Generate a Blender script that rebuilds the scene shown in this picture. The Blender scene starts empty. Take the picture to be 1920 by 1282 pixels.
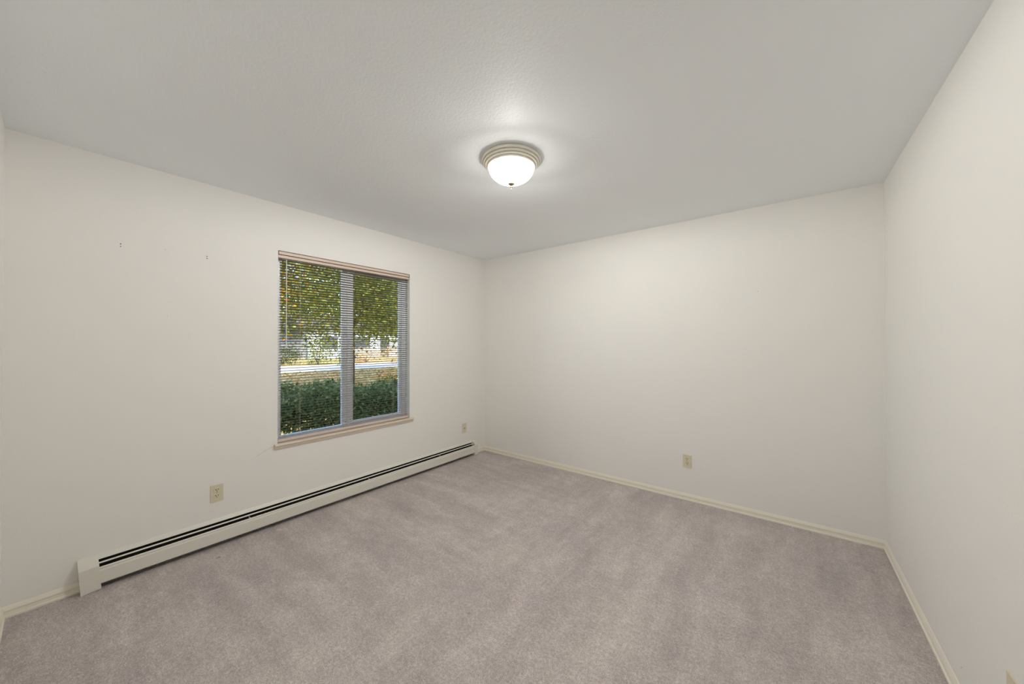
import bpy, bmesh, math, random
import numpy as np
from mathutils import Vector, Matrix

SC = bpy.context.scene
COL = SC.collection
random.seed(7)
RNG = np.random.default_rng(11)

# ------------------------------------------------------------------ camera
F_PX, YAW, PITCH, ROLL = 661.23, 0.660033, 0.0061873, -0.000569
CAM = (3.07415, -3.37362, 1.36059)
cam_d = bpy.data.cameras.new('camera'); cam = bpy.data.objects.new('camera', cam_d); COL.objects.link(cam)
cam_d.sensor_width = 36.0; cam_d.lens = F_PX / 1920 * 36.0; cam_d.clip_start = 0.02; cam_d.clip_end = 400
cam.location = CAM
cam.rotation_mode = 'XYZ'
cam.matrix_world = (Matrix.Translation(CAM) @ Matrix.Rotation(YAW, 4, 'Z') @
                    Matrix.Rotation(math.pi / 2 + PITCH, 4, 'X') @ Matrix.Rotation(ROLL, 4, 'Z'))
SC.camera = cam

# ------------------------------------------------------------------ world, sun, exposure
w = bpy.data.worlds.new('world'); SC.world = w; w.use_nodes = True
nt = w.node_tree; nt.nodes.clear()
out = nt.nodes.new('ShaderNodeOutputWorld'); bg = nt.nodes.new('ShaderNodeBackground')
sky = nt.nodes.new('ShaderNodeTexSky'); sky.sky_type = 'NISHITA'; sky.sun_disc = False
sky.sun_elevation = math.radians(44); sky.sun_rotation = math.radians(110); sky.air_density = 1.0; sky.dust_density = 1.6
nt.links.new(sky.outputs[0], bg.inputs[0]); bg.inputs[1].default_value = 0.75
nt.links.new(bg.outputs[0], out.inputs[0])
sun_d = bpy.data.lights.new('sun', 'SUN'); sun = bpy.data.objects.new('sun', sun_d); COL.objects.link(sun)
sun_d.energy = 5.0; sun_d.angle = math.radians(0.6); sun_d.color = (1.0, 0.93, 0.80)
sun.rotation_euler = Vector((-0.75, 0.30, -0.80)).to_track_quat('-Z', 'Y').to_euler()
sun.location = (20, -8, 22)
LAMP_W = 53.0; DOME_L = 10.5
SC.view_settings.view_transform = 'Standard'; SC.view_settings.look = 'None'
SC.view_settings.exposure = 0.0; SC.view_settings.gamma = 1.0; SC.view_settings.use_curve_mapping = False
SC.cycles.max_bounces = 7; SC.cycles.diffuse_bounces = 6; SC.cycles.glossy_bounces = 2; SC.cycles.transmission_bounces = 4; SC.cycles.transparent_max_bounces = 10
SC.cycles.caustics_reflective = False; SC.cycles.caustics_refractive = False
SC.cycles.sample_clamp_indirect = 4.0
SC.cycles.use_adaptive_sampling = True; SC.cycles.adaptive_threshold = 0.12; SC.cycles.adaptive_min_samples = 20

# ------------------------------------------------------------------ materials
def s2l(r, g, b):
    return tuple(((c / 255) / 12.92 if c / 255 <= 0.04045 else ((c / 255 + 0.055) / 1.055) ** 2.4) for c in (r, g, b)) + (1.0,)

class NT:
    def __init__(s, name):
        s.m = bpy.data.materials.new(name); s.m.use_nodes = True
        s.t = s.m.node_tree; s.t.nodes.clear()
        s.out = s.t.nodes.new('ShaderNodeOutputMaterial')
    def n(s, kind, **kw):
        nd = s.t.nodes.new('ShaderNode' + kind)
        for k, v in kw.items():
            if k.startswith('i_'):
                key = k[2:].replace('_', ' ')
                nd.inputs[int(key) if key.isdigit() else key].default_value = v
            else: setattr(nd, k, v)
        return nd
    def l(s, a, b): s.t.links.new(a, b)
    def fin(s, shader): s.l(shader, s.out.inputs[0]); return s.m

def plain(name, col, rough=0.6, metal=0.0, spec=0.4, noise=0.04, nscale=30, bump=0.0, bscale=200, bdist=0.001):
    t = NT(name)
    p = t.n('BsdfPrincipled'); p.inputs['Roughness'].default_value = rough
    p.inputs['Metallic'].default_value = metal; p.inputs['Specular IOR Level'].default_value = spec
    tc = t.n('TexCoord')
    nz = t.n('TexNoise', i_Scale=nscale, i_Detail=3.0); t.l(tc.outputs['Object'], nz.inputs['Vector'])
    mr = t.n('MapRange'); mr.inputs[3].default_value = 1 - noise; mr.inputs[4].default_value = 1 + noise
    t.l(nz.outputs[0], mr.inputs[0])
    mx = t.n('VectorMath', operation='SCALE'); mx.inputs[0].default_value = col[:3]
    t.l(mr.outputs[0], mx.inputs['Scale']); t.l(mx.outputs[0], p.inputs['Base Color'])
    if bump:
        bz = t.n('TexNoise', i_Scale=bscale, i_Detail=2.0); t.l(tc.outputs['Object'], bz.inputs['Vector'])
        b = t.n('Bump'); b.inputs['Strength'].default_value = bump; b.inputs['Distance'].default_value = bdist
        t.l(bz.outputs[0], b.inputs['Height']); t.l(b.outputs[0], p.inputs['Normal'])
    return t.fin(p.outputs[0])

M = {}
M['wall'] = plain('wall_paint', s2l(241, 239, 235), 0.55, spec=0.3, noise=0.012, nscale=2.2, bump=0.35, bscale=150, bdist=0.0008)
M['ceil'] = plain('ceiling_paint', s2l(244, 248, 251), 0.6, spec=0.35, noise=0.012, nscale=2.0, bump=0.6, bscale=85, bdist=0.0016)
M['trim'] = plain('trim_paint', s2l(242, 237, 223), 0.4, noise=0.02)
M['sill'] = plain('sill_paint', s2l(226, 214, 197), 0.4, noise=0.02)
M['heater'] = plain('heater_enamel', s2l(228, 226, 216), 0.4, noise=0.015)
M['dark'] = plain('recess_shade', s2l(26, 22, 18), 0.9, noise=0.1)  # shade inside the heater, put into the colour
M['fin'] = plain('aluminium_fin', s2l(60, 56, 50), 0.5, metal=0.6)
M['almond'] = plain('almond_plastic', s2l(222, 214, 188), 0.35, noise=0.015)
M['slot'] = plain('slot_black', s2l(30, 24, 20), 0.8, noise=0.05)
M['brass'] = plain('brass_screw', s2l(170, 150, 100), 0.35, metal=0.9)
M['vinyl'] = plain('white_vinyl', s2l(249, 251, 254), 0.35, noise=0.01)
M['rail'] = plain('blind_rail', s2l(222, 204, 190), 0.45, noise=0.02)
M['railgap'] = plain('rail_gap_shade', s2l(120, 92, 66), 0.6, noise=0.05)  # brown that stands in for the shadow lines round the headrail
M['slat'] = plain('blind_slat', s2l(134, 128, 119), 0.5, noise=0.02)  # off-white slats, darkened in colour to look backlit
M['cord'] = plain('blind_cord', s2l(205, 192, 175), 0.8)
M['wand'] = plain('clear_wand', s2l(235, 232, 225), 0.2)
M['screw'] = plain('screw_metal', s2l(190, 182, 160), 0.3, metal=0.8)
M['hole'] = plain('screw_hole_dark', s2l(60, 50, 40), 0.9)
M['crack'] = plain('wall_crack_line', s2l(196, 188, 174), 0.8)
M['stucco'] = plain('exterior_siding', s2l(205, 200, 190), 0.8)
M['roofm'] = plain('roof_shingle', s2l(95, 90, 88), 0.9, noise=0.2, nscale=8)
M['asphalt'] = plain('asphalt', s2l(188, 186, 186), 0.85, noise=0.10, nscale=3)
M['kerb'] = plain('concrete_kerb', s2l(200, 196, 188), 0.85, noise=0.1, nscale=4)
M['housewhite'] = plain('house_siding_white', s2l(196, 200, 210), 0.7, noise=0.05)
M['housebeige'] = plain('house_siding_beige', s2l(186, 180, 172), 0.7, noise=0.05)
M['housetrim'] = plain('house_trim_blue', s2l(90, 108, 130), 0.6, noise=0.05)
M['housewin'] = plain('house_window_glass', s2l(62, 70, 84), 0.15, noise=0.1, spec=0.7)
M['bark'] = plain('tree_bark', s2l(88, 74, 62), 0.9, noise=0.35, nscale=14, bump=0.8, bscale=20, bdist=0.02)
M['twig'] = plain('hedge_twig', s2l(70, 58, 46), 0.9, noise=0.3, nscale=14)

def leafmat(name, stops, trans=0.35, rough=0.55):
    t = NT(name)
    g = t.n('NewGeometry'); r = t.n('ValToRGB')
    cr = r.color_ramp; cr.interpolation = 'LINEAR'
    while len(cr.elements) > 1: cr.elements.remove(cr.elements[-1])
    cr.elements[0].position = stops[0][0]; cr.elements[0].color = s2l(*stops[0][1])
    for p, c in stops[1:]:
        e = cr.elements.new(p); e.color = s2l(*c)
    t.l(g.outputs['Random Per Island'], r.inputs[0])
    p = t.n('BsdfPrincipled'); p.inputs['Roughness'].default_value = rough; p.inputs['Specular IOR Level'].default_value = 0.35
    t.l(r.outputs[0], p.inputs['Base Color'])
    tr = t.n('BsdfTranslucent'); t.l(r.outputs[0], tr.inputs[0])
    mx = t.n('MixShader'); mx.inputs[0].default_value = trans
    t.l(p.outputs[0], mx.inputs[1]); t.l(tr.outputs[0], mx.inputs[2])
    return t.fin(mx.outputs[0])
M['leaf_green'] = leafmat('leaf_yellow_green', [(0, (92, 110, 44)), (0.4, (120, 134, 58)), (0.8, (150, 156, 70)), (0.97, (178, 168, 64)), (1, (200, 164, 56))])
M['leaf_gold'] = leafmat('leaf_gold', [(0, (150, 136, 44)), (0.5, (196, 160, 44)), (0.85, (214, 158, 40)), (1, (206, 120, 40))])
M['leaf_dark'] = leafmat('leaf_dark_green', [(0, (60, 78, 42)), (0.6, (88, 104, 54)), (1, (122, 130, 66))])
M['leaf_hedge'] = leafmat('leaf_hedge', [(0, (80, 98, 54)), (0.5, (112, 130, 74)), (0.85, (150, 166, 106)), (1, (176, 180, 118))], trans=0.2, rough=0.4)
M['leaf_litter'] = leafmat('leaf_litter', [(0, (170, 128, 84)), (0.4, (214, 176, 120)), (0.7, (226, 196, 110)), (0.9, (232, 214, 170)), (1, (206, 120, 60))], trans=0.1)
M['leaf_tan'] = leafmat('leaf_tan_shrub', [(0, (196, 150, 110)), (0.5, (222, 184, 148)), (0.8, (228, 204, 150)), (1, (190, 176, 90))], trans=0.25)

def lawn_mat():
    t = NT('leafy_lawn'); tc = t.n('TexCoord')
    n1 = t.n('TexNoise', i_Scale=0.6, i_Detail=6.0, i_Roughness=0.7); t.l(tc.outputs['Object'], n1.inputs['Vector'])
    r = t.n('ValToRGB'); cr = r.color_ramp
    cr.elements[0].position = 0.3; cr.elements[0].color = s2l(150, 140, 78)
    cr.elements[1].position = 0.7; cr.elements[1].color = s2l(206, 172, 112)
    t.l(n1.outputs[0], r.inputs[0])
    p = t.n('BsdfPrincipled'); p.inputs['Roughness'].default_value = 0.95; t.l(r.outputs[0], p.inputs['Base Color'])
    return t.fin(p.outputs[0])
M['lawn'] = lawn_mat()

def carpet_mat():
    t = NT('carpet_pile'); tc = t.n('TexCoord'); co = tc.outputs['Object']
    sep = t.n('SeparateXYZ'); t.l(co, sep.inputs[0])
    # distort coordinates a little so that the vacuum strokes waver
    dn = t.n('TexNoise', i_Scale=1.6, i_Detail=2.0); t.l(co, dn.inputs['Vector'])
    dv = t.n('VectorMath', operation='SCALE'); dv.inputs['Scale'].default_value = 0.16; t.l(dn.outputs[1], dv.inputs[0])
    wob = t.n('VectorMath', operation='ADD'); t.l(co, wob.inputs[0]); t.l(dv.outputs[0], wob.inputs[1])
    def streak(sx, sy, seed):
        mp = t.n('Mapping'); mp.inputs['Scale'].default_value = (sx, sy, 1); mp.inputs['Location'].default_value = (seed, seed * 1.7, 0)
        t.l(wob.outputs[0], mp.inputs['Vector'])
        nz = t.n('TexNoise', i_Scale=1.0, i_Detail=6.0, i_Roughness=0.68); t.l(mp.outputs[0], nz.inputs['Vector'])
        return nz.outputs[0]
    sX = streak(0.9, 6.5, 3.1)      # strokes perpendicular to the heater
    sY = streak(6.0, 0.9, 8.4)      # strokes running up to the far wall
    # where the far-wall strokes take over: x grows or y close to 0
    m1 = t.n('MapRange', interpolation_type='SMOOTHSTEP'); m1.inputs[1].default_value = 0.9; m1.inputs[2].default_value = 1.9; t.l(sep.outputs[0], m1.inputs[0])
    mixs = t.n('Mix'); t.l(m1.outputs[0], mixs.inputs[0]); t.l(sX, mixs.inputs[2]); t.l(sY, mixs.inputs[3])
    patch = t.n('TexNoise', i_Scale=2.3, i_Detail=4.0, i_Roughness=0.6); t.l(co, patch.inputs['Vector'])
    grain = t.n('TexNoise', i_Scale=210.0, i_Detail=2.5, i_Roughness=0.75); t.l(co, grain.inputs['Vector'])
    mott = t.n('TexNoise', i_Scale=16.0, i_Detail=3.0, i_Roughness=0.6); t.l(co, mott.inputs['Vector'])
    tuft = t.n('TexNoise', i_Scale=70.0, i_Detail=2.0, i_Roughness=0.6); t.l(co, tuft.inputs['Vector'])
    def rng(a, lo, hi, src_lo=0.3, src_hi=0.7):
        m = t.n('MapRange'); m.inputs[1].default_value = src_lo; m.inputs[2].default_value = src_hi
        m.inputs[3].default_value = lo; m.inputs[4].default_value = hi; t.l(a, m.inputs[0]); return m.outputs[0]
    def mul(a, b):
        m = t.n('Math', operation='MULTIPLY'); t.l(a, m.inputs[0]); t.l(b, m.inputs[1]); return m.outputs[0]
    f = mul(mul(rng(mixs.outputs[0], 0.88, 1.11, 0.34, 0.66), rng(patch.outputs[0], 0.95, 1.06)), mul(rng(grain.outputs[0], 0.66, 1.34), mul(rng(tuft.outputs[0], 0.84, 1.16), rng(mott.outputs[0], 0.92, 1.08))))
    # dents left by furniture feet and pulled tufts, each a small spot
    for (px, py, r_, k) in [(0.789, -1.274, 0.022, 1.18), (0.131, -2.372, 0.028, 1.22), (0.14, -1.29, 0.026, 1.2), (0.208, -2.737, 0.02, 0.7),
                            (1.805, -2.092, 0.012, 0.72), (0.80, -1.25, 0.014, 0.75), (1.2, -1.5, 0.010, 0.75), (1.35, -2.2, 0.010, 0.75)]:
        d = t.n('VectorMath', operation='DISTANCE'); t.l(wob.outputs[0] if False else co, d.inputs[0]); d.inputs[1].default_value = (px, py, 0)
        mm = t.n('MapRange', interpolation_type='SMOOTHSTEP'); mm.inputs[1].default_value = r_ * 0.35; mm.inputs[2].default_value = r_
        mm.inputs[3].default_value = k; mm.inputs[4].default_value = 1.0; t.l(d.outputs['Value'], mm.inputs[0])
        f = mul(f, mm.outputs[0])
    tint = t.n('Mix', data_type='RGBA'); t.l(rng(patch.outputs[0], 0.0, 1.0), tint.inputs[0])
    tint.inputs[6].default_value = s2l(202, 192, 191); tint.inputs[7].default_value = s2l(208, 199, 194)
    sc = t.n('VectorMath', operation='SCALE'); t.l(tint.outputs[2], sc.inputs[0]); t.l(f, sc.inputs['Scale'])
    p = t.n('BsdfPrincipled'); p.inputs['Roughness'].default_value = 0.95; p.inputs['Specular IOR Level'].default_value = 0.1

    t.l(sc.outputs[0], p.inputs['Base Color'])
    b = t.n('Bump'); b.inputs['Strength'].default_value = 0.9; b.inputs['Distance'].default_value = 0.006
    add = t.n('Math', operation='ADD'); t.l(grain.outputs[0], add.inputs[0]); t.l(tuft.outputs[0], add.inputs[1])
    t.l(add.outputs[0], b.inputs['Height']); t.l(b.outputs[0], p.inputs['Normal'])
    return t.fin(p.outputs[0])
M['carpet'] = carpet_mat()

def pane_mat():
    t = NT('window_glass'); tr = t.n('BsdfTransparent'); tr.inputs[0].default_value = (0.94, 0.96, 0.96, 1)
    g = t.n('BsdfGlossy'); g.inputs['Roughness'].default_value = 0.02
    lw = t.n('LayerWeight'); lw.inputs[0].default_value = 0.12
    m = t.n('Math', operation='MULTIPLY'); m.inputs[1].default_value = 0.35; t.l(lw.outputs['Fresnel'], m.inputs[0])
    mx = t.n('MixShader'); t.l(m.outputs[0], mx.inputs[0]); t.l(tr.outputs[0], mx.inputs[1]); t.l(g.outputs[0], mx.inputs[2])
    return t.fin(mx.outputs[0])
M['glass'] = pane_mat()

def dome_mat():
    # lit ribbed glass: lets the bulbs' light through and glows itself
    t = NT('ribbed_lamp_glass'); tr = t.n('BsdfTransparent'); tr.inputs[0].default_value = (0.95, 0.94, 0.92, 1)
    e = t.n('Emission'); e.inputs[0].default_value = (1.0, 0.985, 0.94, 1); e.inputs[1].default_value = DOME_L
    a = t.n('AddShader'); t.l(tr.outputs[0], a.inputs[0]); t.l(e.outputs[0], a.inputs[1])
    g = t.n('BsdfGlossy'); g.inputs['Roughness'].default_value = 0.12
    lw = t.n('LayerWeight'); lw.inputs[0].default_value = 0.35
    m = t.n('Math', operation='MULTIPLY'); m.inputs[1].default_value = 0.5; t.l(lw.outputs['Fresnel'], m.inputs[0])
    b = t.n('MixShader'); t.l(m.outputs[0], b.inputs[0]); t.l(a.outputs[0], b.inputs[1]); t.l(g.outputs[0], b.inputs[2])
    return t.fin(b.outputs[0])
M['dome'] = dome_mat()
M['pan'] = plain('lamp_pan_enamel', s2l(241, 237, 223), 0.28, spec=0.6, noise=0.02)
M['reflector'] = plain('lamp_reflector', s2l(230, 216, 176), 0.3, metal=0.8)
M['finial'] = plain('finial_pewter', s2l(150, 138, 112), 0.3, metal=0.7)
def emit(name, col, s):
    t = NT(name); e = t.n('Emission'); e.inputs[0].default_value = col; e.inputs[1].default_value = s; return t.fin(e.outputs[0])
def bulb_mat():
    t = NT('lit_bulb'); e = t.n('Emission'); e.inputs[0].default_value = (1.0, 0.86, 0.58, 1); e.inputs[1].default_value = 2.0
    tr = t.n('BsdfTransparent'); a = t.n('AddShader'); t.l(e.outputs[0], a.inputs[0]); t.l(tr.outputs[0], a.inputs[1]); return t.fin(a.outputs[0])
M['bulb'] = bulb_mat()

# ------------------------------------------------------------------ mesh helpers
class MB:
    def __init__(s): s.v = []; s.f = []
    def add(s, v, f):
        o = len(s.v); s.v += [tuple(p) for p in v]; s.f += [tuple(i + o for i in q) for q in f]; return s
    def box(s, x0, x1, y0, y1, z0, z1):
        v = [(x0, y0, z0), (x1, y0, z0), (x1, y1, z0), (x0, y1, z0), (x0, y0, z1), (x1, y0, z1), (x1, y1, z1), (x0, y1, z1)]
        return s.add(v, [(0, 3, 2, 1), (4, 5, 6, 7), (0, 1, 5, 4), (1, 2, 6, 5), (2, 3, 7, 6), (3, 0, 4, 7)])
    def prism(s, prof, fn, a, b):
        """closed profile (p,q) swept from a to b; fn(p,q,t)->xyz"""
        n = len(prof)
        v = [fn(p, q, a) for p, q in prof] + [fn(p, q, b) for p, q in prof]
        f = [(i, (i + 1) % n, n + (i + 1) % n, n + i) for i in range(n)]
        f += [tuple(range(n - 1, -1, -1)), tuple(range(n, 2 * n))]
        return s.add(v, f)
    def lathe(s, prof, c, seg=48, rib=None):
        v = []; f = []; n = len(prof)
        for k in range(seg):
            a = 2 * math.pi * k / seg
            for (r, z) in prof:
                rr = r * (1 + (rib if (rib and k % 2) else 0))
                v.append((c[0] + rr * math.cos(a), c[1] + rr * math.sin(a), z))
        for k in range(seg):
            k2 = (k + 1) % seg
            for j in range(n - 1):
                f.append((k * n + j, k2 * n + j, k2 * n + j + 1, k * n + j + 1))
        return s.add(v, f)
    def tube(s, pts, radii, seg=8):
        pts = [Vector(p) for p in pts]; rings = []
        for i, p in enumerate(pts):
            d = (pts[min(i + 1, len(pts) - 1)] - pts[max(i - 1, 0)]).normalized()
            u = d.orthogonal().normalized(); w_ = d.cross(u)
            r = radii[i] if isinstance(radii, (list, tuple)) else radii
            rings.append([p + u * r * math.cos(2 * math.pi * k / seg) + w_ * r * math.sin(2 * math.pi * k / seg) for k in range(seg)])
        v = [q for r in rings for q in r]; f = []
        for i in range(len(pts) - 1):
            for k in range(seg):
                f.append((i * seg + k, i * seg + (k + 1) % seg, (i + 1) * seg + (k + 1) % seg, (i + 1) * seg + k))
        f += [tuple(range(seg - 1, -1, -1)), tuple(range((len(pts) - 1) * seg, len(pts) * seg))]
        return s.add(v, f)
    def build(s, name, mat, parent=None, smooth=False, bevel=0.0, fixn=True):
        me = bpy.data.meshes.new(name); me.from_pydata(s.v, [], s.f)
        if fixn or bevel:
            bm = bmesh.new(); bm.from_mesh(me)
            if bevel:
                bmesh.ops.bevel(bm, geom=[e for e in bm.edges], offset=bevel, segments=2, profile=0.5, affect='EDGES')
            bmesh.ops.recalc_face_normals(bm, faces=bm.faces); bm.to_mesh(me); bm.free()
        if smooth:
            for p in me.polygons: p.use_smooth = True
        me.materials.append(M[mat])
        o = bpy.data.objects.new(name, me); COL.objects.link(o)
        if parent is not None:
            o.parent = parent; o.matrix_parent_inverse = parent.matrix_world.inverted()
        return o

def empty(name, loc, label=None, cat=None, group=None, kind=None):
    o = bpy.data.objects.new(name, None); COL.objects.link(o); o.location = loc; o.empty_display_size = 0.1
    o.matrix_world = Matrix.Translation(loc)
    return tag(o, label, cat, group, kind)
def tag(o, label=None, cat=None, group=None, kind=None):
    if label: o['label'] = label
    if cat: o['category'] = cat
    if group: o['group'] = group
    if kind: o['kind'] = kind
    return o
def struct(o, label, cat): return tag(o, label, cat, kind='structure')

# ------------------------------------------------------------------ room shell
W, L, H = 3.5955, 3.5403, 2.44
T = 0.14
WY0, WY1, WZ0, WZ1 = -2.339, -1.140, 0.600, 2.083       # window opening in the left wall
floor = struct(MB().box(-T, W + T, -L - T, T, -0.12, 0.0).build('floor', 'carpet'), 'mauve grey cut pile carpet covering the whole room floor', 'carpet')
struct(MB().box(-T, W + T, -L - T, T, H, H + 0.2).build('ceiling', 'ceil'), 'off white textured ceiling above the empty bedroom', 'ceiling')
mb = MB()
mb.box(-T, 0, -L - T, WY0, 0, H).box(-T, 0, WY1, T, 0, H).box(-T, 0, WY0, WY1, 0, WZ0 - 0.03).box(-T, 0, WY0, WY1, WZ1, H)
wall_left = struct(mb.build('wall_left', 'wall'), 'warm white painted wall with the window opening', 'wall')
wall_back = struct(MB().box(0, W, 0, T, 0, H).build('wall_back', 'wall'), 'plain warm white far wall facing the camera', 'wall')
wall_right = struct(MB().box(W, W + T, -L - T, T, 0, H).build('wall_right', 'wall'), 'plain white wall at the right edge', 'wall')
wall_front = struct(MB().box(0, W, -L - T, -L, 0, H).build('wall_front', 'wall'), 'sliver of white wall at the left edge', 'wall')

def disc(mb, c, axis, r, t, seg=10):
    c = Vector(c); ax = Vector(axis); u = ax.orthogonal().normalized(); v_ = ax.cross(u)
    mb.tube([c, c + ax * t], [r, r * 0.8], seg); return mb
for (y, z, r) in [(-3.150, 1.949, 0.0035), (-3.150, 1.934, 0.0032), (-2.760, 1.952, 0.0035), (-2.760, 1.938, 0.0035), (-2.962, 1.955, 0.0014), (-0.413, 1.815, 0.0016), (-2.95, 1.537, 0.0012)]:
    disc(MB(), (-0.001, y, z), (1, 0, 0), r, 0.0016).build('screw_hole', 'hole', wall_left)
for (x, z, r) in [(2.903, 1.775, 0.0026), (2.271, 1.786, 0.0018), (1.716, 1.779, 0.0014)]:
    disc(MB(), (x, 0.001, z), (0, -1, 0), r, 0.0016).build('screw_hole', 'hole', wall_back)
disc(MB(), (W + 0.001, -1.267, 0.135), (-1, 0, 0), 0.002, 0.0016).build('screw_hole', 'hole', wall_right)
MB().tube([(0.0, -2.364, 0.585), (0.0, -2.40, 0.576), (0.0, -2.427, 0.563), (0.0, -2.47, 0.540), (0.0, -2.504, 0.520)], [0.0011, 0.0010, 0.0009, 0.0007, 0.0003], 5).build('hairline_crack', 'crack', wall_left)

# baseboards: ranch profile with a proud foot
BP = [(0, 0), (0.013, 0), (0.0135, 0.008), (0.0125, 0.0105), (0.0075, 0.0125), (0.0070, 0.030), (0.0095, 0.034), (0.0085, 0.040), (0.0045, 0.051), (0.002, 0.0565), (0, 0.057)]
def baseboard(name, fn, a, b, label):
    return struct(MB().prism(BP, fn, a, b).build(name, 'trim'), label, 'baseboard')
HY0, HY1 = -3.288, -0.183
baseboard('baseboard_left', lambda p, q, t: (p, t, q), -L, HY0 + 0.01, 'short cream baseboard left of the heater end cap')
baseboard('baseboard_left', lambda p, q, t: (p, t, q), HY1 + 0.002, 0, 'tiny cream baseboard stub between heater and room corner')
baseboard('baseboard_back', lambda p, q, t: (t, -p, q), 0, W, 'long cream baseboard along the far wall')
baseboard('baseboard_right', lambda p, q, t: (W - p, t, q), -L, 0, 'cream baseboard along the right wall')
baseboard('baseboard_front', lambda p, q, t: (t, -L + p, q), 0, W, 'cream baseboard at the lower left edge')

# ------------------------------------------------------------------ window
win = empty('window_1', (-0.09, (WY0 + WY1) / 2, WZ0), 'white vinyl sliding window with two panes behind the blind', 'window', kind='structure')
FX0, FX1 = -0.125, -0.070
def frame_box(name, *b, m='vinyl', bev=0.003): return MB().box(*b).build(name, m, win, bevel=bev)
frame_box('frame_side', FX0, FX1, WY0, WY0 + 0.045, WZ0, WZ1)
frame_box('frame_side', FX0, FX1, WY1 - 0.050, WY1, WZ0, WZ1)
frame_box('frame_head', FX0, FX1, WY0 + 0.045, WY1 - 0.050, WZ1 - 0.048, WZ1)
frame_box('frame_foot', FX0, FX1, WY0 + 0.045, WY1 - 0.050, WZ0, WZ0 + 0.036)
YM = -1.755
frame_box('meeting_stile', -0.104, -0.076, YM - 0.052, YM + 0.052, WZ0 + 0.036, WZ1 - 0.048)
s2 = frame_box('sash_stile', -0.100, -0.066, YM - 0.006, YM + 0.020, WZ0 + 0.036, WZ1 - 0.048)
lt = MB().box(-0.066, -0.058, YM - 0.004, YM + 0.014, 1.32, 1.40).build('sash_latch', 'vinyl', win, bevel=0.002)
frame_box('sash_rail', -0.104, -0.078, YM + 0.052, WY1 - 0.050, WZ0 + 0.036, WZ0 + 0.058)
frame_box('sash_rail', -0.104, -0.078, YM + 0.052, WY1 - 0.050, WZ1 - 0.072, WZ1 - 0.048)
frame_box('sash_stile', -0.104, -0.078, WY1 - 0.074, WY1 - 0.050, WZ0 + 0.058, WZ1 - 0.072)
for y0, y1, x in ((WY0 + 0.045, YM - 0.05, -0.100), (YM + 0.05, WY1 - 0.07, -0.090)):
    MB().box(x - 0.002, x + 0.002, y0, y1, WZ0 + 0.03, WZ1 - 0.045).build('pane', 'glass', win)
for (y, z) in ((YM + 0.03, WZ0 + 0.075), (YM - 0.02, WZ0 + 0.06)):
    disc(MB(), (-0.0765, y, z), (1, 0, 0), 0.004, 0.002).build('screw', 'slot', win)
# stool (sill) with rounded nose and a small apron return
SP = [(-0.070, 0.600), (0.020, 0.600), (0.026, 0.597), (0.029, 0.590), (0.026, 0.583), (0.016, 0.580), (0.016, 0.570), (0.012, 0.562), (0.0, 0.558), (0, 0.570), (-0.070, 0.570)]
SPN = [(p, q) for p, q in SP if p >= 0] 
mbs = MB().prism([(-0.07, 0.600), (0.0, 0.600), (0.0, 0.571), (-0.07, 0.571)], lambda p, q, t: (p, t, q), WY0, WY1)
mbs.prism([(0, 0.600)] + SPN, lambda p, q, t: (p, t, q), WY0 - 0.022, WY1 + 0.036)
mbs.build('window_sill', 'sill', win)

# ------------------------------------------------------------------ mini blind, inside mount
BX = -0.026
blind = empty('mini_blind', (BX, (WY0 + WY1) / 2, WZ0 + 0.004), 'beige horizontal mini blind lowered with slats open over the window', 'blind')
y0, y1 = WY0 + 0.004, WY1 - 0.004
hr = MB().box(BX - 0.020, BX + 0.024, y0, y1, 2.054, 2.080).build('headrail', 'rail', blind, bevel=0.002)
for z in (2.0545, 2.0795): MB().box(BX + 0.0235, BX + 0.0252, y0, y1, z - 0.0022, z + 0.0022).build('edge_shade', 'railgap', hr)  # dark strips painted as gap shadow along the rail edges
for y in (y0, y1): MB().box(BX + 0.0232, BX + 0.0254, y - 0.0028, y + 0.0028, 2.0545, 2.0795).build('end_cap', 'railgap', hr)  # not real caps: painted shadow lines at the rail ends
va = MB().box(BX + 0.006, BX + 0.018, y0, y1, 2.028, 2.052).build('valance', 'rail', blind, bevel=0.002)
MB().box(BX + 0.0172, BX + 0.0192, y0, y1, 2.026, 2.030).build('edge_shade', 'railgap', va)  # painted shadow line below the valance
NS = 66; ZB, ZT = 0.646, 2.018
SLW = 0.0125; TILT = math.radians(13.5)     # inner edge slightly raised
prof = []
for k in range(5):
    u = -1 + 2 * k / 4; prof.append((u * SLW, 0.0016 * (1 - u * u)))
prof2 = [(p, q - 0.0006) for p, q in reversed(prof)]
def rot(p, q): return (p * math.cos(TILT) - q * math.sin(TILT), p * math.sin(TILT) + q * math.cos(TILT))
pr = [rot(p, q) for p, q in prof + prof2]
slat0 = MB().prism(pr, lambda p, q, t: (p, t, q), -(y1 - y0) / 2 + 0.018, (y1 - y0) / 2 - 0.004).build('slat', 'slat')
me_slat = slat0.data
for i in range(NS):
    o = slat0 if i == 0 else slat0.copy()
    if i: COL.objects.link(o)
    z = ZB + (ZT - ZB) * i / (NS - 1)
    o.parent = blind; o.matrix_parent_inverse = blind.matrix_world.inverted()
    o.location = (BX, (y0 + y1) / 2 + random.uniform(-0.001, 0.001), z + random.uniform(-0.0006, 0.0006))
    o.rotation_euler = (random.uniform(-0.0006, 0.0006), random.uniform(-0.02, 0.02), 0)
MB().box(BX - 0.012, BX + 0.013, y0 + 0.002, y1 - 0.002, 0.606, 0.626).build('bottom_rail', 'rail', blind, bevel=0.003)
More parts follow.
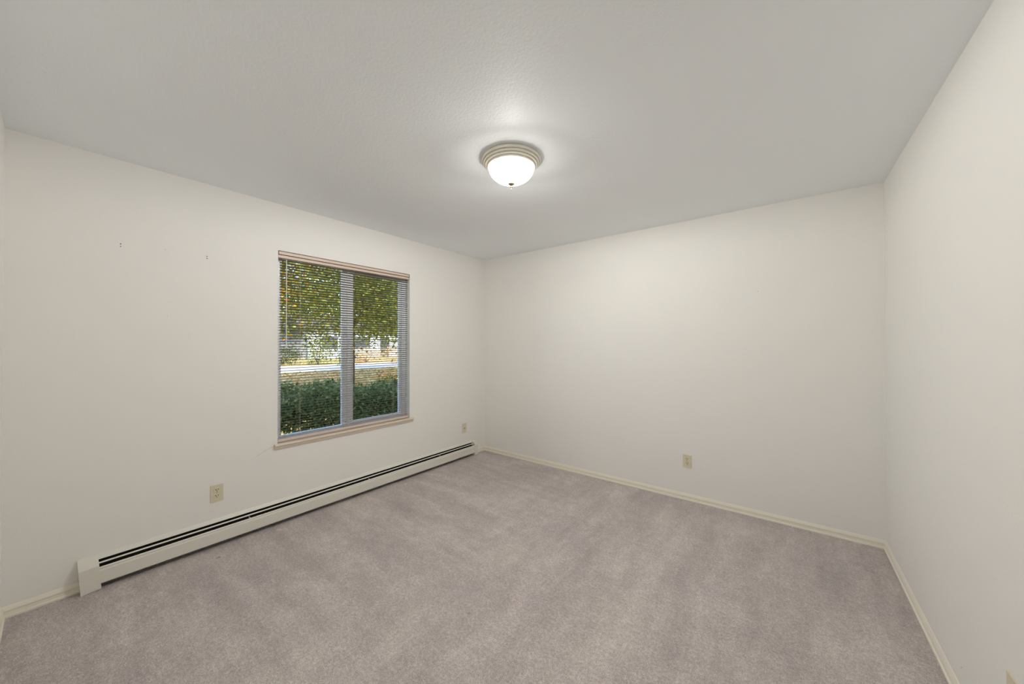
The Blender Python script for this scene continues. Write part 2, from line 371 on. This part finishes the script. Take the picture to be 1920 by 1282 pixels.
for y in (-2.176, -1.79, -1.322):
    MB().tube([(BX + 0.0135, y, 0.61), (BX + 0.0135, y, 2.04)], 0.0009, 6).build('ladder_cord', 'cord', blind)
    MB().tube([(BX - 0.0135, y + 0.004, 0.61), (BX - 0.0135, y + 0.004, 2.04)], 0.0008, 6).build('ladder_cord', 'cord', blind)
wd = MB().tube([(BX + 0.020, -2.279, 1.33), (BX + 0.020, -2.279, 2.022)], 0.0032, 6).build('tilt_wand', 'wand', blind)
MB().tube([(BX + 0.020, -2.279, 2.020), (BX + 0.016, -2.279, 2.036)], 0.0016, 6).build('wand_hook', 'screw', wd)

# ------------------------------------------------------------------ baseboard heater
heat = empty('baseboard_heater', (0.03, (HY0 + HY1) / 2, 0.0), 'long white hydronic baseboard heater under the window', 'heater')
sw = lambda p, q, t: (p, t, q)
hy0, hy1 = HY0 + 0.055, HY1 - 0.045
# back panel with hooded top lip
MB().prism([(0, 0.010), (0.003, 0.010), (0.003, 0.168), (0.018, 0.152), (0.021, 0.154), (0.004, 0.174), (0, 0.175)], sw, hy0, hy1).build('back_panel', 'heater', heat)
MB().prism([(0.0315, 0.1425), (0.0372, 0.1398), (0.0384, 0.1360), (0.0366, 0.1355), (0.0355, 0.1380), (0.0305, 0.1403)], sw, hy0, hy1).build('damper_blade', 'heater', heat)
# front cover: rolled top, flat face, bottom hem
MB().prism([(0.050, 0.122), (0.056, 0.1215), (0.0590, 0.117), (0.0570, 0.113), (0.0575, 0.108), (0.0605, 0.102), (0.0605, 0.036), (0.0585, 0.031), (0.054, 0.031),
            (0.054, 0.034), (0.0575, 0.037), (0.0575, 0.101), (0.0545, 0.108), (0.0540, 0.114), (0.050, 0.119)], sw, hy0, hy1).build('front_cover', 'heater', heat)
MB().box(0.003, 0.006, hy0, hy1, 0.004, 0.150).build('inner_shade_panel', 'dark', heat)  # dark sheet standing in for the shade behind the heater cover
MB().tube([(0.030, hy0, 0.075), (0.030, hy1, 0.075)], 0.010, 10).build('heating_pipe', 'fin', heat)
fm = MB().box(-0.019, 0.019, -0.0015, 0.0015, -0.030, 0.030).build('fin', 'fin', heat)
nf = 120; meF = fm.data
for i in range(nf):
    o = fm if i == 0 else fm.copy()
    if i: COL.objects.link(o)
    o.parent = heat; o.matrix_parent_inverse = heat.matrix_world.inverted()
    o.location = (0.029, hy0 + 0.1 + (hy1 - hy0 - 0.2) * i / (nf - 1), 0.080)
for y in (-2.52, -1.6, -0.75): MB().box(0.006, 0.054, y - 0.003, y + 0.003, 0.112, 0.1165).build('bracket', 'heater', heat)
CAPP = [(0, 0.001), (0.0635, 0.001), (0.0650, 0.003), (0.0650, 0.133), (0.0620, 0.138), (0.003, 0.1775), (0, 0.1775)]
capL = MB().prism(CAPP, sw, -0.037, 0.037).build('end_cap', 'heater', heat, bevel=0.0008)
capL.location = (0, HY0 + 0.033, 0); capL.rotation_euler = (math.radians(3.6), 0, 0)
capL.matrix_parent_inverse = heat.matrix_world.inverted()
lipc = MB().prism([(0.0648, 0.1325), (0.0656, 0.1325), (0.0656, 0.1350), (0.0640, 0.1365)], sw, HY0 - 0.001, HY0 + 0.001)
CAPR = [(0, 0.001), (0.0625, 0.001), (0.064, 0.003), (0.064, 0.128), (0.058, 0.140), (0.012, 0.175), (0.003, 0.1775), (0, 0.1775)]
MB().prism(CAPR, sw, HY1 - 0.050, HY1).build('end_cap', 'heater', heat, bevel=0.0008)

# ------------------------------------------------------------------ outlets
def place(o, loc, axis):
    """local x = out of wall, y = to the right along wall, z = up"""
    ang = {'left': 0, 'back': -math.pi / 2, 'right': math.pi}[axis]
    o.rotation_euler = (0, 0, ang); o.location = loc
def outlet(loc, axis, label, kind='duplex'):
    e = empty('wall_outlet' if kind == 'duplex' else 'cable_plate', (0, 0, 0), label, 'outlet' if kind == 'duplex' else 'wall plate', 'almond wall plates')
    MB().prism([(-0.035, -0.057), (0.035, -0.057), (0.035, 0.057), (-0.035, 0.057)], lambda p, q, t: ((t), p * (1 - 4.5 * t * (t > 0.003)), q * (1 - 3 * t * (t > 0.003))), 0.0, 0.0055).build('cover_plate', 'almond', e)
    if kind == 'duplex':
        for dz in (-0.0195, 0.0195):
            mbr = MB(); n = 20; pts = []
            for k in range(n):
                a = 2 * math.pi * k / n; y = 0.0172 * math.cos(a); z = 0.0172 * math.sin(a)
                pts.append((y, dz + max(-0.0135, min(0.0135, z))))
            mbr.prism(pts, lambda p, q, t: (t, p, q), 0.004, 0.0075)
            r = mbr.build('receptacle', 'almond', e)
            MB().box(0.0070, 0.0079, -0.0078, -0.0048, dz + 0.000, dz + 0.0095).build('slot', 'slot', r)
            MB().box(0.0070, 0.0079, 0.0048, 0.0078, dz + 0.001, dz + 0.0088).build('slot', 'slot', r)
            disc(MB(), (0.0070, 0, dz - 0.0065), (1, 0, 0), 0.0031, 0.0009).build('ground_hole', 'slot', r)
            # shadow groove round the receptacle
        disc(MB(), (0.0045, 0, 0), (1, 0, 0), 0.003, 0.0022).build('screw', 'brass', e)
    else:
        disc(MB(), (0.004, 0, 0), (1, 0, 0), 0.0075, 0.004, 6).build('jack_nut', 'brass', e)
        disc(MB(), (0.004, 0, 0), (1, 0, 0), 0.0046, 0.012, 12).build('jack', 'brass', e)
        for dz in (-0.041, 0.041): disc(MB(), (0.0045, 0, dz), (1, 0, 0), 0.003, 0.0018).build('screw', 'almond', e)
    place(e, loc, axis); return e
outlet((0, -2.7025, 0.347), 'left', 'almond duplex outlet on the window wall left of the window')
outlet((2.3915, 0, 0.340), 'back', 'almond duplex outlet low on the far wall')
outlet((W, -1.667, 0.332), 'right', 'almond duplex outlet on the right wall cut by the frame')
outlet((0, -0.357, 0.347), 'left', 'small almond cable plate on the window wall near the room corner', 'cable')

# ------------------------------------------------------------------ ceiling lamp
LX, LY = 1.8155, -1.7575
lamp = empty('ceiling_lamp', (LX, LY, H), 'lit flush mount ceiling lamp with ribbed glass bowl and cream rim', 'lamp')
PAN = [(0.02, H - 0.0005), (0.160, H - 0.0005), (0.167, H - 0.006), (0.1715, H - 0.015), (0.1715, H - 0.020), (0.168, H - 0.023), (0.160, H - 0.0215), (0.1575, H - 0.0185),
       (0.1615, H - 0.027), (0.1605, H - 0.032), (0.1565, H - 0.0345), (0.150, H - 0.033), (0.148, H - 0.030), (0.1515, H - 0.038), (0.150, H - 0.043), (0.146, H - 0.0455), (0.140, H - 0.0440), (0.138, H - 0.041),
       (0.141, H - 0.049), (0.139, H - 0.054), (0.135, H - 0.0565), (0.1300, H - 0.0560), (0.1290, H - 0.052)]
MB().lathe(PAN, (LX, LY), 72).build('pan', 'pan', lamp, smooth=False)
MB().lathe([(0.1290, H - 0.052), (0.1265, H - 0.045), (0.118, H - 0.018), (0.02, H - 0.012)], (LX, LY), 72).build('reflector', 'reflector', lamp, smooth=True)
gl = []
for k in range(15):
    a = math.pi / 2 * k / 14
    gl.append((0.1285 * math.cos(a) if k < 14 else 0.004, H - 0.056 - 0.087 * math.sin(a)))
MB().lathe(gl, (LX, LY), 160, rib=0.018).build('glass_bowl', 'dome', lamp, fixn=True)
MB().lathe([(0.1285, H - 0.054), (0.1325, H - 0.056), (0.1325, H - 0.060), (0.1275, H - 0.062)], (LX, LY), 72).build('bowl_rim', 'dome', lamp, smooth=True)
FN = [(0.001, H - 0.138), (0.006, H - 0.139), (0.018, H - 0.1445), (0.0195, H - 0.147), (0.014, H - 0.152), (0.006, H - 0.157), (0.004, H - 0.160), (0.0065, H - 0.163), (0.007, H - 0.166),
      (0.003, H - 0.171), (0.0022, H - 0.174), (0.0035, H - 0.177), (0.0032, H - 0.180), (0.0005, H - 0.183)]
MB().lathe(FN, (LX, LY), 28).build('finial', 'finial', lamp, smooth=True)
MB().tube([(LX, LY, H - 0.02), (LX, LY, H - 0.14)], 0.0035, 10).build('centre_rod', 'finial', lamp)
for a in (YAW + math.pi / 2, YAW - math.pi / 2):
    d = Vector((math.cos(a), math.sin(a), -0.15)); c = Vector((LX, LY, H - 0.046))
    so = MB().tube([c + d * 0.012, c + d * 0.040], 0.014, 14).build('socket', 'reflector', lamp)
    pts = []; rad = []
    for k in range(9):
        u = k / 8; pts.append(c + d * (0.040 + 0.062 * u)); rad.append(max(0.003, 0.012 + 0.015 * math.sin(min(1, u * 1.25) * math.pi * 0.62) if u < 0.8 else 0.026 * math.sqrt(max(0.0, 1 - ((u - 0.72) / 0.29) ** 2))))
    MB().tube(pts, rad, 16).build('bulb', 'bulb', so, smooth=True)
    pl = bpy.data.lights.new('bulb_light', 'POINT'); plo = bpy.data.objects.new('bulb_light', pl); COL.objects.link(plo)
    plo.location = c + d * 0.078; pl.energy = LAMP_W / 2; pl.color = (1.0, 1.0, 0.99); pl.shadow_soft_size = 0.018
    plo.parent = lamp; plo.matrix_parent_inverse = lamp.matrix_world.inverted()
# ------------------------------------------------------------------ outside
GZ = -0.10
struct(MB().box(-17.0, -T, -14, 40, GZ - 0.2, GZ).build('lawn', 'lawn'), 'lawn strewn with autumn leaves outside the window', 'lawn')
struct(MB().box(-24.0, -17.0, -30, 70, GZ - 0.25, GZ - 0.05).build('street', 'asphalt'), 'pale sunlit street beyond the lawn', 'street')
struct(MB().box(-80.0, -24.0, -30, 90, GZ - 0.2, GZ + 0.02).build('lawn_opposite', 'lawn'), 'leafy verge on the far side of the street', 'lawn')
tag(MB().box(-17.12, -16.97, -14, 40, GZ - 0.1, GZ + 0.015).build('kerb', 'kerb'), 'concrete kerb between near lawn and street', 'kerb')
struct(MB().box(-0.45, W + T + 3, -9, 8, H + 0.2, H + 0.36).build('roof', 'roofm'), 'unseen house roof with eave, added to shade the hedge outside', 'roof')  # out of view, put in to cast the eave shadow on the hedge
struct(MB().box(-T, 0, T, 8, GZ, H + 0.2).build('wall_exterior', 'stucco'), 'unseen outer house wall past the far corner, added for its shade', 'wall')  # out of view, lengthens the house shadow along the hedge
struct(MB().box(-T, 0, -9, -L - T, GZ, H + 0.2).build('wall_exterior', 'stucco'), 'unseen outer house wall behind the camera, added for its shade', 'wall')  # out of view, carries the house shadow on the near side

def leaves(name, P, size, mat, parent=None, flat=0.0, aspect=0.55, rng=RNG):
    """one mesh of many pointed leaves at points P"""
    n = len(P); P = np.asarray(P, dtype=np.float64)
    sz = size * rng.uniform(0.65, 1.25, n)
    d = rng.normal(size=(n, 3)); d[:, 2] = d[:, 2] * (1 - flat) - (0.35 * (1 - flat)); d /= np.linalg.norm(d, axis=1)[:, None]
    nn = rng.normal(size=(n, 3)); nn[:, 2] += 1.0 + 6 * flat
    b = np.cross(nn, d); b /= np.linalg.norm(b, axis=1)[:, None] + 1e-9
    up = np.cross(d, b)
    h = sz[:, None]
    v0 = P - d * h * 0.5; v2 = P + d * h * 0.5
    v1 = P - d * h * 0.08 + b * h * aspect * 0.5 + up * h * 0.10; v3 = P - d * h * 0.08 - b * h * aspect * 0.5 + up * h * 0.10
    V = np.stack([v0, v1, v2, v3], 1).reshape(-1, 3)
    me = bpy.data.meshes.new(name)
    me.vertices.add(4 * n); me.vertices.foreach_set('co', V.ravel())
    me.loops.add(4 * n); me.loops.foreach_set('vertex_index', np.arange(4 * n, dtype=np.int32))
    me.polygons.add(n); me.polygons.foreach_set('loop_start', np.arange(0, 4 * n, 4, dtype=np.int32))
    me.polygons.foreach_set('loop_total', np.full(n, 4, dtype=np.int32))
    me.update(calc_edges=True); me.materials.append(M[mat])
    o = bpy.data.objects.new(name, me); COL.objects.link(o)
    if parent is not None: o.parent = parent; o.matrix_parent_inverse = parent.matrix_world.inverted()
    return o

def crown_points(c, rad, n, clumps, spread, rng=RNG):
    c = np.array(c); rad = np.array(rad)
    d = rng.normal(size=(clumps, 3)); d /= np.linalg.norm(d, axis=1)[:, None]
    r = rng.uniform(0.35, 1.0, clumps) ** 0.6
    cc = c + d * rad * r[:, None]
    k = rng.integers(0, clumps, n)
    return cc[k] + rng.normal(size=(n, 3)) * np.array(spread)

def tree(x, y, h, crown_c, rad, n, clumps, leaf, mat, label, name='street_tree', trunk_r=0.16, spread=(0.4, 0.4, 0.3)):
    t = empty(name, (x, y, GZ), label, 'tree', 'trees outside the window')
    P = crown_points((x + crown_c[0], y + crown_c[1], GZ + crown_c[2]), rad, n, clumps, spread)
    P = P[P[:, 2] > GZ + 0.35]
    tag(leaves('foliage', P, leaf, mat, t), kind='stuff')
    MB().tube([(x, y, GZ - 0.05), (x + 0.05, y, GZ + h * 0.35), (x + crown_c[0] * 0.3, y + crown_c[1] * 0.3, GZ + h * 0.65), (x + crown_c[0] * 0.6, y + crown_c[1] * 0.6, GZ + h)],
              [trunk_r, trunk_r * 0.8, trunk_r * 0.5, trunk_r * 0.15], 10).build('trunk', 'bark', t, smooth=True)
    for k in range(7):
        a = 2 * math.pi * k / 7 + 0.3; z0 = GZ + h * (0.38 + 0.06 * k)
        e = Vector((x + crown_c[0] + rad[0] * 0.75 * math.cos(a), y + crown_c[1] + rad[1] * 0.75 * math.sin(a), GZ + crown_c[2] + rad[2] * random.uniform(-0.4, 0.5)))
        s = Vector((x + crown_c[0] * 0.3, y + crown_c[1] * 0.3, z0)); m = (s + e) / 2 + Vector((0, 0, 0.35))
        MB().tube([s, m, e], [trunk_r * 0.4, trunk_r * 0.25, trunk_r * 0.07], 6).build('branch', 'bark', t, smooth=True)
    return t
# positions are polar round the camera: azimuth left of +Y, distance
def pol(azdeg, d):
    a = math.radians(azdeg); return CAM[0] - d * math.sin(a), CAM[1] + d * math.cos(a)
x, y = pol(62.5, 13.0)
tree(x, y, 5.6, (0.2, 0.3, 4.4), (4.0, 4.6, 2.9), 64000, 460, 0.105, 'leaf_green', 'broad yellow green tree filling the upper window beside the lawn')
x, y = pol(82.0, 11.5)
tree(x, y, 4.8, (0.2, 0.6, 3.6), (2.3, 2.2, 1.9), 9000, 110, 0.10, 'leaf_gold', 'golden leaved tree at the left window edge')
x, y = pol(54.5, 19.0)
tree(x, y, 6.0, (0, 0, 4.6), (3.4, 4.2, 2.6), 26000, 240, 0.13, 'leaf_green', 'yellow green tree further down the lawn seen at the right pane')
x, y = pol(68.0, 64.0)
tree(x, y, 9.0, (0, 0, 6.5), (7, 8, 5.0), 12000, 150, 0.34, 'leaf_dark', 'tall dark green tree behind the houses at left', spread=(0.9, 0.9, 0.7), trunk_r=0.3)
x, y = pol(55.0, 72.0)
tree(x, y, 10.0, (0, 0, 6.8), (8, 8, 5.4), 12000, 150, 0.34, 'leaf_dark', 'tall dark green tree behind the houses at right', spread=(0.9, 0.9, 0.7), trunk_r=0.3)

def shrub(az, d, rad, n, leaf, mat, label, zc=None):
    x, y = pol(az, d); zc = rad[2] * 0.75 if zc is None else zc
    t = empty('shrub', (x, y, GZ), label, 'shrub', 'shrubs outside the window')
    P = crown_points((x, y, GZ + zc), rad, n, 60, (rad[0] * 0.2, rad[1] * 0.2, rad[2] * 0.18)); P = P[P[:, 2] > GZ]
    tag(leaves('foliage', P, leaf, mat, t), kind='stuff')
    for k in range(4):
        MB().tube([(x, y, GZ - 0.03), (x + random.uniform(-.5, .5) * rad[0], y + random.uniform(-.5, .5) * rad[1], GZ + zc * 1.2)], [0.03, 0.008], 6).build('stem', 'twig', t)
shrub(54.8, 29.5, (1.0, 2.2, 0.85), 3000, 0.12, 'leaf_tan', 'sunlit tan shrub bank across the street at right')
shrub(60.3, 31.2, (0.9, 1.3, 0.7), 1600, 0.12, 'leaf_tan', 'smaller tan shrub across the street behind the meeting stile')
shrub(66.6, 29.2, (0.9, 0.9, 1.1), 1700, 0.11, 'leaf_green', 'yellow green bush across the street in the left pane')
shrub(71.0, 30.0, (1.0, 1.3, 0.8), 1500, 0.12, 'leaf_dark', 'dark green bush across the street by the pale house')
shrub(63.0, 28.0, (0.8, 0.8, 0.8), 1500, 0.10, 'leaf_dark', 'dark bush across the street left of the meeting stile')
shrub(55.2, 13.2, (0.5, 0.9, 0.35), 900, 0.07, 'leaf_gold', 'low yellow plant on the lawn behind the hedge')

# houses over the street
def house(name, X0, X1, Y0, Y1, h, mat, label, wins):
    t = empty(name, ((X0 + X1) / 2, (Y0 + Y1) / 2, GZ), label, 'house', 'houses across the street')
    MB().box(X0, X1, Y0, Y1, GZ, h).build('wall', mat, t)
    ym = (Y0 + Y1) / 2; xm = (X0 + X1) / 2
    MB().prism([(X0 - 0.5, h - 0.05), (X1 + 0.5, h - 0.05), (X1 + 0.5, h + 0.12), (xm, h + 1.7), (X0 - 0.5, h + 0.12)], lambda p, q, tt: (p, tt, q), Y0 - 0.5, Y1 + 0.5).build('roof', 'roofm', t)
    for (a, b, z0, z1) in wins:
        fr = MB().box(X1, X1 + 0.05, a - 0.09, b + 0.09, z0 - 0.09, z1 + 0.09).build('window', 'vinyl' if z0 > 0.3 else 'housetrim', t)
        MB().box(X1 + 0.04, X1 + 0.07, a, b, z0, z1).build('pane', 'housewin', fr)
    for yy in (Y0 + 0.08, Y1 - 0.08): MB().box(X1, X1 + 0.06, yy - 0.08, yy + 0.08, GZ, h).build('corner_board', 'housetrim', t)
house('house', -42, -34, 11.5, 22.5, 2.9, 'housewhite', 'white sided house across the street seen through the right pane', [(13.0, 14.6, 0.9, 2.1), (16.4, 18.2, 0.9, 2.1), (19.6, 20.6, 0.05, 2.1)])
house('house', -42, -33, -4.0, 9.0, 2.9, 'housebeige', 'beige sided house across the street seen through the left pane', [(2.0, 3.6, 0.9, 2.1), (5.0, 6.0, 0.05, 2.1), (7.0, 8.2, 0.9, 2.1)])
house('house', -42, -34, 25.0, 37.0, 2.9, 'housebeige', 'beige house furthest down the street', [(27.0, 28.6, 0.9, 2.1), (31, 33, 0.9, 2.1)])

# clipped hedge just outside
hedge = empty('hedge', (-1.5, -0.8, GZ), 'shaded dark green hedge just outside the window above bare stems', 'hedge')
n = 75000
hx = RNG.uniform(-2.15, -0.85, n); hy = RNG.uniform(-4.0, 2.6, n); hz = RNG.uniform(0.0, 1.0, n) ** 0.6
top = 0.80 + 0.05 * np.sin(hy * 3.1) + 0.035 * np.sin(hy * 7.7 + hx * 5) + 0.03 * RNG.normal(size=n)
low = 0.16 + 0.12 / (1 + np.exp((hy + 0.95) * 6)) + 0.05 * np.sin(hy * 2.3 + 0.8) + 0.07 * np.sin(hy * 6.1) + 0.05 * np.sin(hx * 9 + hy * 4)
z = low + (top - low) * hz
rough = 0.07 * np.sin(hy * 5 + z * 9)
keep = (hx + rough < -0.88) & (hx - rough > -2.12)
tag(leaves('foliage', np.stack([hx, hy, z], 1)[keep], 0.052, 'leaf_hedge', hedge, aspect=0.5), kind='stuff')
for k in range(46):
    yy = -3.9 + 6.4 * k / 45 + random.uniform(-.05, .05); xx = random.uniform(-1.9, -1.1)
    MB().tube([(xx, yy, GZ - 0.03), (xx + random.uniform(-.08, .08), yy + random.uniform(-.1, .1), 0.25), (xx + random.uniform(-.25, .25), yy + random.uniform(-.25, .25), 0.72)], [0.013, 0.010, 0.004], 5).build('stem', 'twig', hedge)

# fallen leaves (nobody could count them)
n = 2600
P = np.stack([RNG.uniform(-6.0, -2.2, n), RNG.uniform(-3.5, 4.5, n), np.full(n, GZ + 0.012) + RNG.uniform(0, 0.02, n)], 1)
tag(leaves('fallen_leaves', P, 0.085, 'leaf_litter', None, flat=0.75, aspect=0.8), 'fallen tan leaves scattered on the ground behind the hedge', 'leaves', kind='stuff')
n = 9000
P = np.stack([RNG.uniform(-16.8, -6.1, n), RNG.uniform(-3.5, 18, n), np.full(n, GZ + 0.015) + RNG.uniform(0, 0.03, n)], 1)
tag(leaves('lawn_leaves', P, 0.11, 'leaf_litter', None, flat=0.6, aspect=0.8), 'yellow and orange leaf litter over the open lawn', 'leaves', kind='stuff')
